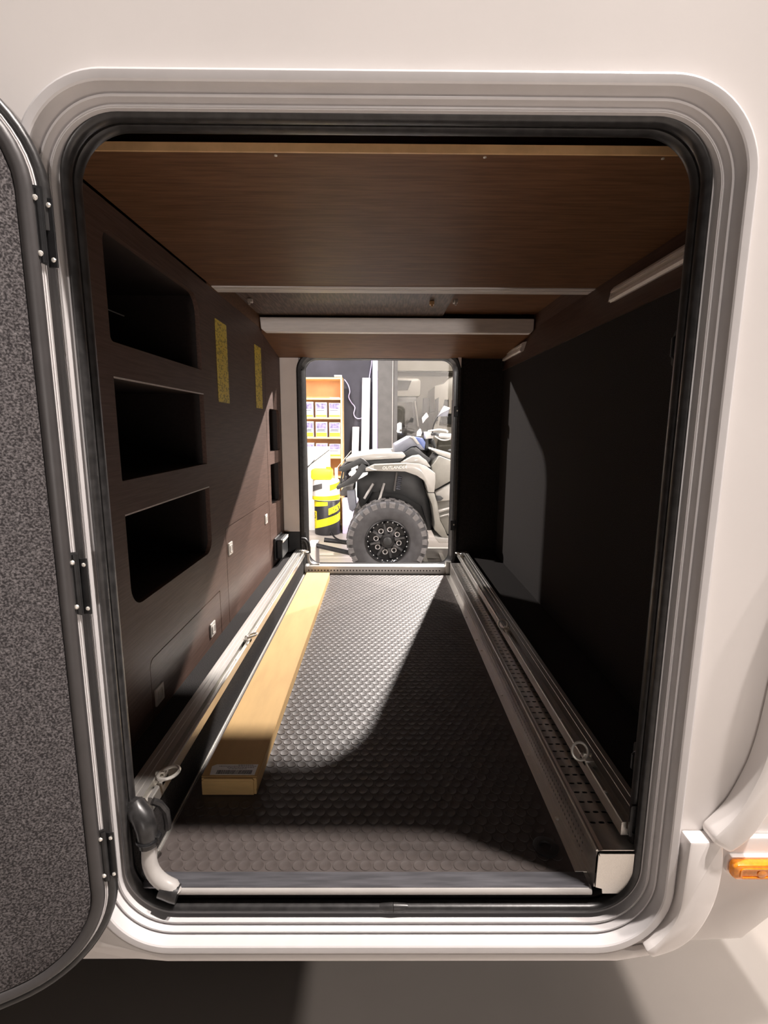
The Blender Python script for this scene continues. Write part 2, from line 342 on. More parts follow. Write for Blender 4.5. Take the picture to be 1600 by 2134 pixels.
# ------------------------------------------------------------------ near hatch door, swung open to the left
ang = math.radians(27); e = Vector((-math.cos(ang), -math.sin(ang), 0)); nrm = Vector((math.sin(ang), -math.cos(ang), 0))
HP = Vector((-.4790, -.020, 0))
def DM(u, v, d): p = HP+e*u+nrm*d; return (p.x, p.y, v)
DW, DZ0, DZ1, DR = 1.02, -.085, 1.322, .145
dr = empty('door_1', (HP.x, HP.y, DZ0)); tag(dr, 'open hatch door with grey felt inner panel hinged at the left', 'door', kind='structure')
part('outer_shell', MB().prism(rrect(0, DW, DZ0, DZ1, DR), -.020, -.008, DM), 'white', dr)
part('aluminium_edge', MB().ring(.0, DW, DZ0, DZ1, DR, [(0, -.010), (.000, .002), (.0015, .0035), (.0025, .0015), (.0035, .0035), (.0060, .0035)], DM, ns=14), 'frame', dr, 22)
part('plastic_border', MB().ring(.0050, DW-.0050, DZ0+.0050, DZ1-.0050, DR-.004, [(-.0015, -.002), (-.0003, .006), (.003, .010), (.009, .0115), (.015, .0100), (.0195, .007), (.0215, .002)], DM, ns=14), 'border', dr, True)
part('felt_panel', MB().prism(rrect(.0262, DW-.0262, DZ0+.0262, DZ1-.0262, DR-.024), -.008, .0075, DM, b=.002), 'felt', dr, True)
rail_top = []
def edge_path(flip):
    pts = []
    for k in range(15):
        a = PI/2+PI/2*k/14; u, v = DR+(DR+.006)*math.cos(a), DR+(DR+.006)*math.sin(a)
        pts.append((u, v))
    pts = [(DW-.2, DR*2+.006)]+pts
    return pts
top = [DM(u, DZ1-DR*2+v, -.006) for u, v in edge_path(0)]+[DM(-.006, DZ1-DR-.045, -.006)]
bot = [DM(u, DZ0+DR*2-v, -.006) for u, v in edge_path(0)]+[DM(-.006, DZ0+DR+.02, -.006)]
part('edge_seal', MB().tube(top, .0095, 10), 'rubber', dr, True)
part('edge_seal', MB().tube(bot, .0095, 10), 'rubber', dr, True)
part('gap_shade', MB().box(-.4905, -.4765, -.003, .0005, .04, 1.175), 'ink', dr)  # dark gap between door and jamb put in as a black strip
for z in (1.135, .615, .125):
    h = empty('hinge', (-.482, -.02, z)); h.parent = dr; h.location = Vector((-.482, -.02, z))-dr.location
    hz = .052
    def wp(name, mb, m, sm=False):
        o = build(name, mb, m, None, sm); o.parent = h; o.location = -Vector((-.482, -.02, z)); return o
    wp('leaf', MB().prism([(-.005, z-hz), (.0085, z-hz+.006), (.0085, z+hz), (-.005, z+hz)], .004, .0062, DM), 'black_metal')
    wp('leaf', MB().box(-.476, -.4625, -.0175, -.0150, z-hz, z+hz-.012, .001), 'black_metal')
    wp('knuckle', MB().tube([(-.4775, -.0225, z-hz+.004), (-.4775, -.0225, z+hz-.004)], .0052, 12), 'black_metal', True)
    for dz in (-.036, .036):
        wp('screw', MB().lathe(DM(.003, z+dz, .0062), nrm, [(.004, 0), (.004, .001), (.002, .003)], 8), 'zinc')
        wp('screw', MB().lathe((-.4675, -.0175, z+dz-.006), (0, -1, 0), [(.0030, 0), (.0035, .001), (.002, .0025)], 8), 'zinc')

# ------------------------------------------------------------------ garage floor with studs
FL0, FL1, FY0, FY1 = -.457, .45, .066, 2.10
fl = build('floor_garage', MB().box(FL0, .62, FY0, 2.19, -.05, 0), 'floor'); tag(fl, 'dark grey studded rubber floor of the garage', 'floor', kind='structure')
def stud_geo(n, r=.0121, h=.0011):
    vs = []; fs = []
    for (rr, z) in ((r, 0), (r*.95, h), (r*.89, h), (r*.85, h*.82)):
        vs += [(rr*math.cos(2*PI*k/n), rr*math.sin(2*PI*k/n), z) for k in range(n)]
    for i in range(3): fs += [(i*n+k, i*n+(k+1) % n, (i+1)*n+(k+1) % n, (i+1)*n+k) for k in range(n)]
    fs.append(tuple(range(3*n, 4*n))); return vs, fs
pos = []; sx = .0268; row = 0; y = FY0+.016
while y < FY1-.01:
    x = -.43+(sx/2 if row % 2 else 0)
    while x < .372:
        if not (-.432 < x < -.285 and .264 < y < 1.97): pos.append((x, y))
        x += sx
    y += sx*.8660; row += 1
mb = MB(); mb.add(*stud_geo(16)); s0 = None
for i, (x, y) in enumerate(pos[:300]):
    if s0 is None: s0 = build('stud', mb, 'floor', fl, True); o = s0
    else: o = s0.copy(); col.objects.link(o)
    o.location = (x, y, 0)
mb = MB(); vs0, fs0 = stud_geo(10)
for (x, y) in pos[300:]: mb.add([(x+v[0], y+v[1], v[2]) for v in vs0], fs0)
o = build('stud_field', mb, 'floor', fl, True); o['kind'] = 'stuff'
part('drain_cap', MB().lathe((.345, .125, 0), (0, 0, 1), [(.026, 0), (.026, .004), (.022, .006), (.012, .006), (.010, .003)], 24), 'dark', fl, True)

# raised plinths beside the floor well
pl = build('trim_6', MB().box(-.585, -.458, .05, 2.17, -.05, .112), 'carpet'); tag(pl, 'black felt covered plinth under the left rail', 'plinth', kind='structure')
pr = build('trim_7', MB().box(.485, .70, .05, 2.17, -.05, .100), 'carpet'); tag(pr, 'black felt covered plinth under the right rail', 'plinth', kind='structure')
tag(build('trim_8', MB().box(-.457, -.4545, .07, 2.09, .0, .004).box(-.457, -.450, .07, 2.09, 0, .002), 'alu'), 'thin aluminium angle along the left edge of the garage floor', 'trim strip', kind='structure')
# walls
wright = build('wall_right', MB().box(.70, .72, .045, 2.19, .0, 1.187), 'carpet'); tag(wright, 'black felt covered right wall of the garage', 'wall', kind='structure')
mb = MB().prism([(.692, 1.187), (.735, 1.337), (.735, 1.45), (.76, 1.45), (.76, 1.187)], .045, 2.19, lambda u, v, d: (u, d, v))
fa = build('wall_fascia', mb, 'wood_y'); tag(fa, 'sloping dark wood fascia board above the black right wall', 'wall panel', kind='structure')

# ------------------------------------------------------------------ left wall: panels with open cubbies and hatches
WX = -.585
wl = empty('wall_left', (WX, 1.1, .1)); tag(wl, 'dark wood left wall of the garage with open cubbies and latched hatches', 'wall', kind='structure')
cub = [(.345, .902, 1.042, 1.268, .05), (.345, .902, .738, .965, .006), (.345, .908, .436, .658, .05)]
def rpoly(y0, y1, z0, z1, rs, ns=6):   # radii: (y1z1, y0z1, y0z0, y1z0)
    out = []
    for (cy, cz, a0, r) in ((y1-rs[0], z1-rs[0], 0, rs[0]), (y0+rs[1], z1-rs[1], PI/2, rs[1]), (y0+rs[2], z0+rs[2], PI, rs[2]), (y1-rs[3], z0+rs[3], 1.5*PI, rs[3])):
        for k in range(ns+1):
            a = a0+PI/2*k/ns; out.append((cy+r*math.cos(a), cz+r*math.sin(a)))
    return out
holes = [rpoly(.345, .902, 1.042, 1.272, (.06, .03, .012, .004)), rpoly(.345, .902, .738, .965, (.004, .004, .004, .004)), rpoly(.345, .908, .436, .658, (.004, .004, .05, .05)),
         rpoly(.405, .965, .06, .274, (.004, .022, .004, .004))]
part('panel', MB().prism([(.045, -.03), (.985, -.03), (.985, 1.337), (.045, 1.337)], WX-.014, WX, YZ, holes=holes), 'wood_y', wl)
h2 = [rpoly(1.062, 1.775, .075, .484, (.004, .012, .004, .004))]
part('panel', MB().prism([(.987, -.03), (1.80, -.03), (1.80, 1.39), (.987, 1.39)], WX-.014, WX-.0008, YZ, holes=h2), 'wood_y', wl)
h3 = [rpoly(1.86, 2.12, .732, .956, (.03, .03, .004, .004), 5), rpoly(1.86, 2.12, .445, .665, (.004, .004, .035, .035), 5)]
part('panel', MB().prism([(1.802, -.03), (2.172, -.03), (2.172, 1.33), (1.802, 1.33)], WX-.014, WX, YZ, holes=h3), 'wood_y', wl)
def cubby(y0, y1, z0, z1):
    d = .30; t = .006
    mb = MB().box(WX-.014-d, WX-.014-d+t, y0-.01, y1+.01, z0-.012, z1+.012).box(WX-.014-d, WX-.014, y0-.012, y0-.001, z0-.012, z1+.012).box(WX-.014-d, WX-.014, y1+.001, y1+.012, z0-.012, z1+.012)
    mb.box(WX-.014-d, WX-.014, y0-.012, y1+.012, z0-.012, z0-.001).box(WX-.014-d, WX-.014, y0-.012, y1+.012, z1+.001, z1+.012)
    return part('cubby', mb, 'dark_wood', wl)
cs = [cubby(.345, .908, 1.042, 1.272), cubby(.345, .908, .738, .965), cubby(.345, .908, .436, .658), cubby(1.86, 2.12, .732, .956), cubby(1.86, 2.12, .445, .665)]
o = build('cable', MB().tube([(WX-.29, .42, 1.20), (WX-.27, .55, 1.195), (WX-.24, .70, 1.205), (WX-.22, .86, 1.20)], .002, 6).box(WX-.245, WX-.235, .69, .70, 1.185, 1.21, .002), 'pipe'); o.parent = wl; o.location = -wl.location
part('cubby_edge', MB().box(WX-.004, WX+.0006, .345, .902, .9645, .968), 'greystrip', wl)
part('cubby_edge', MB().box(WX-.004, WX+.0006, .345, .908, .6575, .661), 'greystrip', wl)
part('screw', MB().lathe((WX-.30+.006, .43, .632), (1, 0, 0), [(.006, 0), (.006, .002), (.003, .003)], 8), 'zinc', wl)
def hatch(y0, y1, z0, z1, rs, latches):
    g_ = .0030
    h = part('hatch', MB().prism(rpoly(y0+g_, y1-g_, z0+g_, z1-g_, rs), WX-.013, WX-.0006, YZ), 'wood_y', wl)
    part('hatch_backing', MB().box(WX-.022, WX-.0145, y0-.01, y1+.01, z0-.01, z1+.01), 'dark', wl)
    for (y, z) in latches:
        o = build('latch', MB().box(WX-.002, WX+.004, y-.024, y+.024, z-.024, z+.024, .002), 'cream', h); 
        o2 = build('latch_button', MB().ring(y-.014, y+.014, z-.014, z+.014, .003, [(0, WX+.004), (.0005, WX+.0062), (.0025, WX+.0062), (.003, WX+.0045)], YZ, ns=2).box(WX+.003, WX+.0052, y-.009, y+.009, z-.009, z+.009, .001), 'cream', o)
hatch(.405, .965, .06, .274, (.004, .022, .004, .004), [(.443, .163), (.866, .167)])
hatch(1.062, 1.775, .075, .484, (.004, .012, .004, .004), [(1.107, .396), (1.716, .40)])
def sticker(name, y0, y1, z0, z1, label):
    o = build(name, MB().prism(rrect(y0, y1, z0, z1, .004, 3), WX, WX+.0008, YZ), 'sticker')
    for k in range(16):
        pass
    tag(o, label, 'sticker', 'yellow stickers on the left wall')
sticker('warning_sticker', 1.055, 1.185, .949, 1.236, 'yellow warning sticker on the wood wall, the one nearer the cubbies')
sticker('warning_sticker', 1.604, 1.728, .949, 1.236, 'yellow warning sticker on the wood wall, the one nearer the far opening')
# black socket housing on the left wall
sb = empty('socket_box', (WX, 1.96, .15)); tag(sb, 'black socket box with pale top on the left wall near the far opening', 'socket box')
part('back_plate', MB().box(WX+.0008, WX+.012, 1.87, 2.06, .14, .262, .004), 'dark', sb)
part('housing', MB().box(WX+.012, WX+.045, 1.88, 2.05, .145, .255, .008), 'atvblack', sb)
part('front_strip', MB().box(WX+.045, WX+.049, 1.885, 2.045, .235, .252, .002), 'cream', sb)

# ------------------------------------------------------------------ ceiling boards
cb = empty('ceiling', (0, 1, 1.337)); tag(cb, 'dark wood ceiling boards of the garage', 'ceiling', kind='structure')
part('board', MB().box(-.585, .735, .192, 1.035, 1.337, 1.352), 'wood_x', cb)
part('edging', MB().box(-.585, .735, .188, .192, 1.3365, 1.3505), 'edge', cb)
for x in (-.19, .182, .50): part('screw', MB().lathe((x, .20, 1.337), (0, 0, -1), [(.003, 0), (.003, .0015), (.0015, .002)], 8), 'zinc', cb)
part('edge_profile', MB().box(-.585, .735, 1.036, 1.058, 1.3335, 1.352, .001).box(-.585, .735, 1.058, 1.064, 1.3355, 1.352).box(-.585, .735, 1.064, 1.104, 1.3325, 1.352, .002), 'greystrip', cb)
part('board', MB().box(-.585, .29, 1.106, 1.735, 1.388, 1.400), 'wood_z', cb)
part('board', MB().box(.29, .735, 1.106, 1.735, 1.400, 1.412), 'wood_x', cb)
part('cross_beam', MB().prism([(-.583, 1.378), (.728, 1.378), (.728, 1.325), (.714, 1.311), (-.560, 1.311), (-.578, 1.325)], 1.72, 1.76, XZ, b=.003), 'beam', cb)
part('board', MB().prism([(1.76, 1.315), (2.175, 1.252), (2.175, 1.267), (1.76, 1.330)], -.585, .735, lambda u, v, d: (d, u, v)), 'wood_x', cb)
for x, yy, m in ((-.55, 1.42, 'cream'), (.21, 1.44, 'edge'), (.305, 1.41, 'cream')):
    part('clip', MB().box(x-.010, x+.010, yy-.012, yy+.012, 1.372, 1.388, .003).box(x-.004, x+.004, yy-.016, yy-.010, 1.362, 1.384, .001), m, cb)
part('upper_closure', MB().box(-.6, .78, .032, 2.19, 1.45, 1.47).box(-.6, -.585, .045, 2.19, 1.33, 1.46), 'wood_x', cb)
# aluminium light rails on the fascia
def led(y0, y1, label):
    t = empty('light_rail', (.70, (y0+y1)/2, 1.24)); tag(t, label, 'light rail', 'light rails on the fascia')
    n = Vector((-.96, 0, -.275)); up = Vector((.28, 0, .96))
    def mp(u, v, d): p = Vector((.7135, d, 1.265))+up*u+n*v; return (p.x, p.y, p.z)
    part('channel', MB().prism([(-.024, 0), (.024, 0), (.024, .022), (.016, .027), (.008, .027), (.008, .018), (-.004, .018), (-.004, .023), (-.015, .023), (-.024, .015)], y0, y1, mp), 'beam', t)
    part('diffuser', MB().prism([(-.0035, .012), (.0075, .012), (.0075, .020), (-.0035, .020)], y0+.002, y1-.002, mp), 'cream', t)
    part('end_cap', MB().prism([(-.020, 0), (.020, 0), (.020, .025), (-.020, .022)], y1, y1+.003, mp), 'greystrip', t)
led(.12, .815, 'long aluminium light rail on the fascia near the hatch')
led(1.80, 2.165, 'short aluminium light rail on the fascia by the far opening')

# ================================================================== THINGS IN THE GARAGE
# lashing rails
def rail(y0, y1, s, x_in, z, label):
    # s=-1 left rail, s=+1 right; profile from the inner lip outward
    t = empty('lashing_rail', (x_in, (y0+y1)/2, z-.03)); tag(t, label, 'rail', 'aluminium lashing rails along the floor well')
    P = [(0, -.030), (0, -.004), (.002, -.002), (.009, -.002), (.010, -.016), (.0185, -.016), (.0195, 0), (.030, 0), (.031, -.0012), (.034, -.0012), (.035, 0), (.044, 0), (.045, -.0012), (.048, -.0012), (.049, 0), (.060, 0), (.062, -.002), (.062, -.030)]
    part('profile', MB().prism([(x_in+s*a, z+b) for a, b in P], y0, y1, lambda u, v, d: (u, d, v)), 'alu', t)
    k = 0; yy = y0+.08
    while yy < y1:
        part('screw', MB().lathe((x_in+s*.0055, yy, z-.002), (0, 0, 1), [(.0035, 0), (.0035, .0008), (.002, .0015)], 8), 'zinc', t); yy += .26
    return t
rail(.105, 2.19, -1, -.452, .135, 'long aluminium lashing rail at the foot of the wood wall')
rail(.058, 2.19, 1, .462, .122, 'long aluminium lashing rail in front of the black right wall')
def lash(x, y, z, d, label, R=.0175, facing=(0, 0, 1)):
    t = empty('lashing_eye', (x, y, z)); tag(t, label, 'lashing eye', 'lashing eyes on the rails')
    part('base', MB().box(x-.010, x+.010, y-.016, y+.016, z-.012, z+.004, .002), 'zinc', t, True)
    part('shackle', MB().tube([(x-.008, y, z+.004), (x-.008, y, z+.010), (x+.008, y, z+.010), (x+.008, y, z+.004)], .003, 8), 'zinc', t, True)
    d = Vector(d).normalized(); f_ = Vector(facing); ax = (f_-f_.dot(d)*d).normalized()
    part('ring', MB().torus(Vector((x, y, z+.010))+d*R, ax, R, .0036, 24, 8), 'zinc', t, True)
lash(-.462, .165, .133, (1, -.25, .15), 'zinc lashing ring at the near end of the left rail', .021)
lash(-.462, .86, .133, (1, -.2, .3), 'zinc lashing ring halfway along the left rail beside the cardboard box')
lash(-.462, 2.08, .133, (1, 0, -.2), 'zinc lashing ring at the far end of the left rail')
lash(.472, .245, .120, (-.9, .1, .35), 'zinc lashing ring standing up at the near part of the right rail', .0185, (-.35, -.77, .6))
lash(.472, .985, .120, (-.9, .1, .5), 'zinc lashing ring halfway along the right rail', .0175, (-.3, -.8, .5))
lash(.472, 2.06, .120, (-1, 0, .3), 'zinc lashing ring at the far end of the right rail')

# perforated stowed loading ramp on the right
def holed_strip(mb, u0, u1, v0, v1, nu, nv, hw, hh, mp, stagger=False, n=8):
    du = (u1-u0)/nu; dv = (v1-v0)/nv
    for j in range(nv):
        for i in range(nu):
            cu = u0+(i+.5)*du; cv = v0+(j+.5)*dv
            per = [(1, 0), (1, 1), (0, 1), (-1, 1), (-1, 0), (-1, -1), (0, -1), (1, -1)]
            oc = cv+((dv*.22 if i % 2 else -dv*.22) if stagger else 0)
            o = [(cu+a*du/2, cv+b*dv/2) for a, b in per]
            h = []
            for a, b in per:
                L = math.hypot(a, b); a2, b2 = (a, b) if L < 1.1 else (a*.80, b*.80)
                h.append((cu+a2*hw/2, oc+b2*hh/2))
            mb.add([mp(*p) for p in o]+[mp(*p) for p in h], [(k, (k+1) % 8, 8+(k+1) % 8, 8+k) for k in range(8)])
rp = empty('loading_ramp', (.43, 1.05, 0)); tag(rp, 'perforated steel loading ramp stowed along the right rail', 'ramp')
RY0, RY1, RT = .036, 2.06, .078
mb = MB(); nrow = 68; ya, yb = RY0+.055, RY1-.06
holed_strip(mb, .4205, .4735, ya, yb, 3, nrow, .0125, .0068, lambda u, v: (u, v, RT))
mb.add([(.408, RY0, RT), (.4205, RY0, RT), (.4205, RY1, RT), (.408, RY1, RT)], [(0, 1, 2, 3)])
mb.add([(.4735, RY0, RT), (.486, RY0, RT), (.486, RY1, RT), (.4735, RY1, RT)], [(0, 1, 2, 3)])
for (a, b) in ((RY0, ya), (yb, RY1)): mb.add([(.4205, a, RT), (.4735, a, RT), (.4735, b, RT), (.4205, b, RT)], [(0, 1, 2, 3)])
o = part('top_plate', mb, 'steel', rp); sm = o.modifiers.new('thickness', 'SOLIDIFY'); sm.thickness = .0018; sm.offset = -1
mb = MB(); holed_strip(mb, ya, yb, .012, .066, 160, 3, .0058, .0058, lambda u, v: (.408, u, v))
for (z0, z1) in ((.0, .012), (.066, RT)): mb.add([(.408, RY0, z0), (.408, RY1, z0), (.408, RY1, z1), (.408, RY0, z1)], [(0, 1, 2, 3)])
for (a, b) in ((RY0, ya), (yb, RY1)): mb.add([(.408, a, .012), (.408, b, .012), (.408, b, .066), (.408, a, .066)], [(0, 1, 2, 3)])
o = part('side_plate', mb, 'steel', rp); sm = o.modifiers.new('thickness', 'SOLIDIFY'); sm.thickness = .0018; sm.offset = 1
part('floor_flange', MB().box(.384, .4085, RY0+.03, RY1, .0002, .0032, .0008), 'alu', rp)
part('folded_edge', MB().tube([(.4085, RY0, RT+.0006), (.4085, RY1, RT+.0006)], .0022, 8), 'alu', rp, True)
part('end_plate', MB().prism([(.4125, .074), (.478, .074), (.478, .03), (.462, -.012), (.424, -.012)], RY0-.003, RY0, XZ).prism([(.4095, .075), (.414, .067), (.4225, .0), (.409, .004)], RY0-.005, RY0-.003, XZ), 'alu', rp)
for yy in (.20, .42, .72, 1.05, 1.15, 1.4, 1.7):
    part('screw', MB().lathe((.395, yy, .0032), (0, 0, 1), [(.005, 0), (.005, .001), (.003, .003)], 10), 'zinc', rp)

# near sill plate and pipe
tag(build('sill_plate', MB().prism([(.036, -.004), (.066, -.001), (.066, .0022), (.036, -.0008)], -.452, .40, lambda u, v, d: (d, u, v)), 'sill'), 'dark anodised sill plate across the near edge of the floor', 'sill plate')
hp = empty('heater_pipe', (0, .03, -.03)); tag(hp, 'pale grey heating pipe with black rubber elbows along the near sill', 'pipe')
def arc(c, r, a0, a1, n=8): return [(c[0]+r*math.cos(a0+(a1-a0)*k/n), .034, c[1]+r*math.sin(a0+(a1-a0)*k/n)) for k in range(n+1)]
part('straight_pipe', MB().tube([(-.395, .040, -.010), (.404, .040, -.010)], .0085, 14), 'pipe', hp, True)
part('bent_pipe', MB().tube([(-.430, .036, .105), (-.431, .036, .075)]+[(-.431+.055*(1-math.cos(a)), .034, .06-.060*math.sin(a)) for a in [k*PI/2/8*.8 for k in range(9)]]+[(-.385, .030, -.009)], .0135, 14), 'pipe', hp, True)
part('coupling', MB().tube([(-.412, .033, .0), (-.388, .030, -.008), (-.380, .030, -.010)], .0160, 14), 'rubber', hp, True)
part('elbow', MB().tube([(-.470, .06, .152), (-.455, .05, .155), (-.441, .042, .146), (-.433, .037, .128), (-.430, .036, .092)], [.017, .020, .020, .019, .018], 14), 'rubber', hp, True)
part('clamp', MB().torus((-.431, .0365, .105), (0, 0, 1), .0190, .003, 20, 6).box(-.417, -.407, .03, .043, .098, .112, .002), 'black_metal', hp, True)
part('hose', MB().tube([(-.437, .075, .15), (-.426, .08, .14), (-.418, .085, .12), (-.418, .09, .09), (-.424, .10, .07)], .007, 8), 'rubber', hp, True)
# far sill with a row of holes
fs = empty('sill_rail', (0, 2.11, 0)); tag(fs, 'perforated aluminium sill rail below the far opening', 'sill rail')
mb = MB(); holed_strip(mb, -.44, .36, .004, .034, 42, 1, .0085, .0085, lambda u, v: (u, 2.10, v))
mb.add([(-.455, 2.10, .0), (.385, 2.10, 0), (.385, 2.10, .004), (-.455, 2.10, .004)], [(0, 1, 2, 3)]); mb.add([(-.455, 2.10, .034), (.385, 2.10, .034), (.385, 2.10, .04), (-.455, 2.10, .04)], [(0, 1, 2, 3)])
mb.add([(-.455, 2.10, .004), (-.44, 2.10, .004), (-.44, 2.10, .034), (-.455, 2.10, .034)], [(0, 1, 2, 3)]); mb.add([(.36, 2.10, .004), (.385, 2.10, .004), (.385, 2.10, .034), (.36, 2.10, .034)], [(0, 1, 2, 3)])
part('perforated_face', mb, 'alu', fs)
part('backing', MB().box(-.455, .385, 2.112, 2.116, 0, .038), 'dark', fs)
part('top_flange', MB().box(-.455, .385, 2.0995, 2.16, .040, .0435, .001), 'alu', fs)
part('corner_post', MB().box(.385, .42, 2.085, 2.12, 0, .075, .003), 'alu', fs)
# pipe at the far opening
fp = empty('drain_pipe', (-.44, 2.15, .0)); tag(fp, 'white curved pipe with black elbow at the lower left of the far opening', 'pipe')
part('pipe', MB().tube([(-.440, 2.14, .135), (-.438, 2.14, .09)]+[(-.438+.04*(1-math.cos(a)), 2.14, .085-.045*math.sin(a)) for a in [k*PI/2/8 for k in range(9)]]+[(-.37, 2.14, .045)], .009, 12), 'pipe', fp, True)
part('elbow', MB().tube([(-.476, 2.14, .195), (-.458, 2.14, .195), (-.444, 2.14, .178), (-.440, 2.14, .15), (-.440, 2.14, .115)], .018, 12), 'rubber', fp, True)

# catches of the near hatch
def catch(z, label):
    t = empty('door_catch', (.50, .09, z)); tag(t, label, 'door catch', 'black catches on the right jamb')
    part('plate', MB().prism(rrect(-.010, .018, z-.030, z+.030, .010, 5), .496, .500, lambda u, v, d: (d, .086+u, v)), 'dark', t, True)
    part('striker', MB().tube([(.493, .084, z-.020), (.484, .082, z-.014), (.484, .082, z+.014), (.493, .084, z+.020)], .0028, 8), 'black_metal', t, True)
    part('bracket', MB().box(.500, .704, .075, .098, z-.02, z+.02, .002), 'dark', t)
catch(.995, 'black hatch catch high on the right jamb')
catch(.232, 'black hatch catch low on the right jamb')
hb = empty('rail_bracket', (.51, .06, .1)); tag(hb, 'small black bracket at the near end of the right rail', 'bracket')
part('frame', MB().ring(.470, .515, .10, .165, .004, [(0, .045), (0, .05), (.006, .05), (.006, .045)], XZ, ns=3, closed=True), 'black_metal', hb)

# cardboard box
bx = empty('cardboard_box', (-.357, 1.1, 0)); tag(bx, 'long flat brown cardboard box with barcode label lying on the garage floor', 'box')
BX0, BX1, BY0, BY1, BZ = -.421, -.292, .276, 1.965, .044
part('body', MB().box(BX0, BX1, BY0, BY1, .0015, BZ, .0015), 'card', bx)
part('lid', MB().box(BX0-.001, BX1+.001, BY0+.004, BY1, BZ, BZ+.0012, .0004), 'card', bx)
part('end_flap', MB().box(BX0+.001, BX1-.006, BY0-.003, BY0, .002, BZ-.006, .001).prism([(BX0+.004, BZ-.005), (BX1-.004, BZ-.005), (BX1-.008, BZ+.0008), (BX0+.008, BZ+.0008)], BY0-.004, BY0-.001, XZ), 'card', bx)
part('side_flap', MB().box(BX1, BX1+.0012, BY0+.001, BY1-.01, .016, BZ-.003, .0004), 'card', bx)
lb = part('label', MB().prism([(BX0+.017, BY0+.010), (BX1-.006, BY0+.010), (BX1-.006, BY0+.047), (BX0+.022, BY0+.047), (BX0+.012, BY0+.040)], BZ+.0012, BZ+.0016, XY), 'paper', bx)
mb = MB(); x = BX0+.030; rnd = random.Random(3)
while x < BX1-.014:
    wd = rnd.choice((.0008, .0012, .0018)); mb.box(x, x+wd, BY0+.012, BY0+.026, BZ+.0016, BZ+.0018); x += wd+rnd.choice((.0008, .0012))
part('barcode', mb, 'ink', lb)
mb = MB()
for (yy, a, b) in ((.030, .055, .098), (.0345, .05, .115), (.039, .030, .118), (.043, .075, .112)):
    x = BX0+a
    while x < BX0+b:
        wd = rnd.uniform(.002, .006); mb.box(x, x+wd, BY0+yy, BY0+yy+.0013, BZ+.0016, BZ+.00175); x += wd+.0012
part('print_lines', mb, 'ink', lb)

# amber side marker lamp
lm = empty('marker_lamp', (.68, -.02, .083)); tag(lm, 'amber side marker lamp on the white skirt at the right edge', 'lamp')
part('base', MB().prism(rrect(.612, .722, .084, .119, .010, 5), -.020, -.011, XZ), 'white', lm)
ln = part('lens', MB().prism(rrect(.613, .721, .087, .118, .010, 6), -.036, -.019, XZ, b=.006), 'amber', lm, True)
part('inner_lens', MB().ring(.624, .710, .092, .112, .006, [(0, -.0358), (0, -.0375), (.003, -.0375), (.003, -.0358)], XZ, ns=4, closed=True).lathe((.662, -.036, .102), (0, -1, 0), [(.008, 0), (.008, .0012), (.004, .002)], 12), 'amber', lm, True)

# ================================================================== SHOWROOM BEYOND THE FAR OPENING
tag(build('wall_showroom', MB().box(-4, -.10, 5.85, 5.95, GZ, 3.6), 'navy'), 'dark navy showroom wall behind the bookshelf', 'wall', kind='structure')
pb = empty('wall_pillar', (.08, 5.75, GZ)); tag(pb, 'grey square pillar between the navy wall and the glazing', 'pillar', kind='structure')
part('shaft', MB().box(-.045, .135, 5.62, 5.85, GZ, 3.6), 'pillar', pb)
part('post', MB().box(.142, .20, 5.66, 5.78, GZ, 3.6), 'pillar', pb)
part('edge_strip', MB().box(.135, .142, 5.63, 5.70, GZ, 3.6), 'greystrip', pb)
part('side_panel', MB().box(-.115, -.05, 5.70, 5.85, GZ, 3.6), 'lavender', pb)  # lavender colour paints the light on the column's edge
wn = empty('window_1', (1.5, 5.72, GZ)); tag(wn, 'large glass partition right of the pillar', 'window', kind='structure')
part('pane', MB().box(.20, 4.0, 5.716, 5.722, GZ+.05, 3.3), 'glass', wn)
part('bottom_rail', MB().box(.20, 4.0, 5.69, 5.75, GZ, GZ+.06), 'pillar', wn)
tag(build('wall_hall', MB().box(-3, 8, 15, 15.1, GZ, 2.55), 'beigewall'), 'beige back wall of the hall behind the motorhomes', 'wall', kind='structure')  # hall beyond the pane is modelled for what the glass mirrors
tag(build('wall_hall_band', MB().box(-3, 8, 14.6, 14.9, 2.55, 2.96), 'beigeband'), 'pale horizontal beam across the hall above the motorhomes', 'beam', kind='structure')
tag(build('wall_hall_upper', MB().box(-3, 8, 14.9, 15.0, 2.9, 5), 'motordark'), 'dark upper wall of the hall', 'wall', kind='structure')
tag(build('wall_hall_side', MB().box(-.30, -.2, 5.95, 15, GZ, 4), 'beigewall'), 'side wall of the hall behind the pillar', 'wall', kind='structure')

# bookshelf
SX0, SX1, SY0, SY1 = -1.13, -.478, 5.42, 5.70
bs = empty('bookshelf', ((SX0+SX1)/2, 5.56, GZ)); tag(bs, 'beech bookshelf with orange back panel full of product packs', 'bookshelf')
for x in (SX0, SX1-.022): part('side_panel', MB().box(x, x+.022, SY0, SY1, GZ, 1.465, .002), 'pine', bs)
part('back_panel', MB().box(SX0+.02, SX1-.02, SY1-.01, SY1, GZ, 1.46), 'backboard', bs)
SH = [1.447, 1.203, .972, .733, .492, .25, .0, -.34]
for z in SH: part('shelf', MB().box(SX0+.022, SX1-.022, SY0+.004, SY1-.01, z-.010, z+.010, .002), 'pine', bs)
tag(build('power_adapter', MB().box(-.575, -.483, 5.44, 5.50, 1.466, 1.488, .004), 'board'), 'small white adapter lying on top of the bookshelf', 'adapter')
tag(build('paper_stack', MB().box(-.63, -.51, 5.43, 5.6, 1.2135, 1.222, .001), 'paper'), 'thin white paper stack on the upper bookshelf board', 'papers')
names = {0: 'left', 1: 'middle', 2: 'right'}
rows = [(.983, .185, 'top row', 'paper', False), (.744, .19, 'second row', 'paper', True), (.503, .17, 'third row', 'paper', False)]
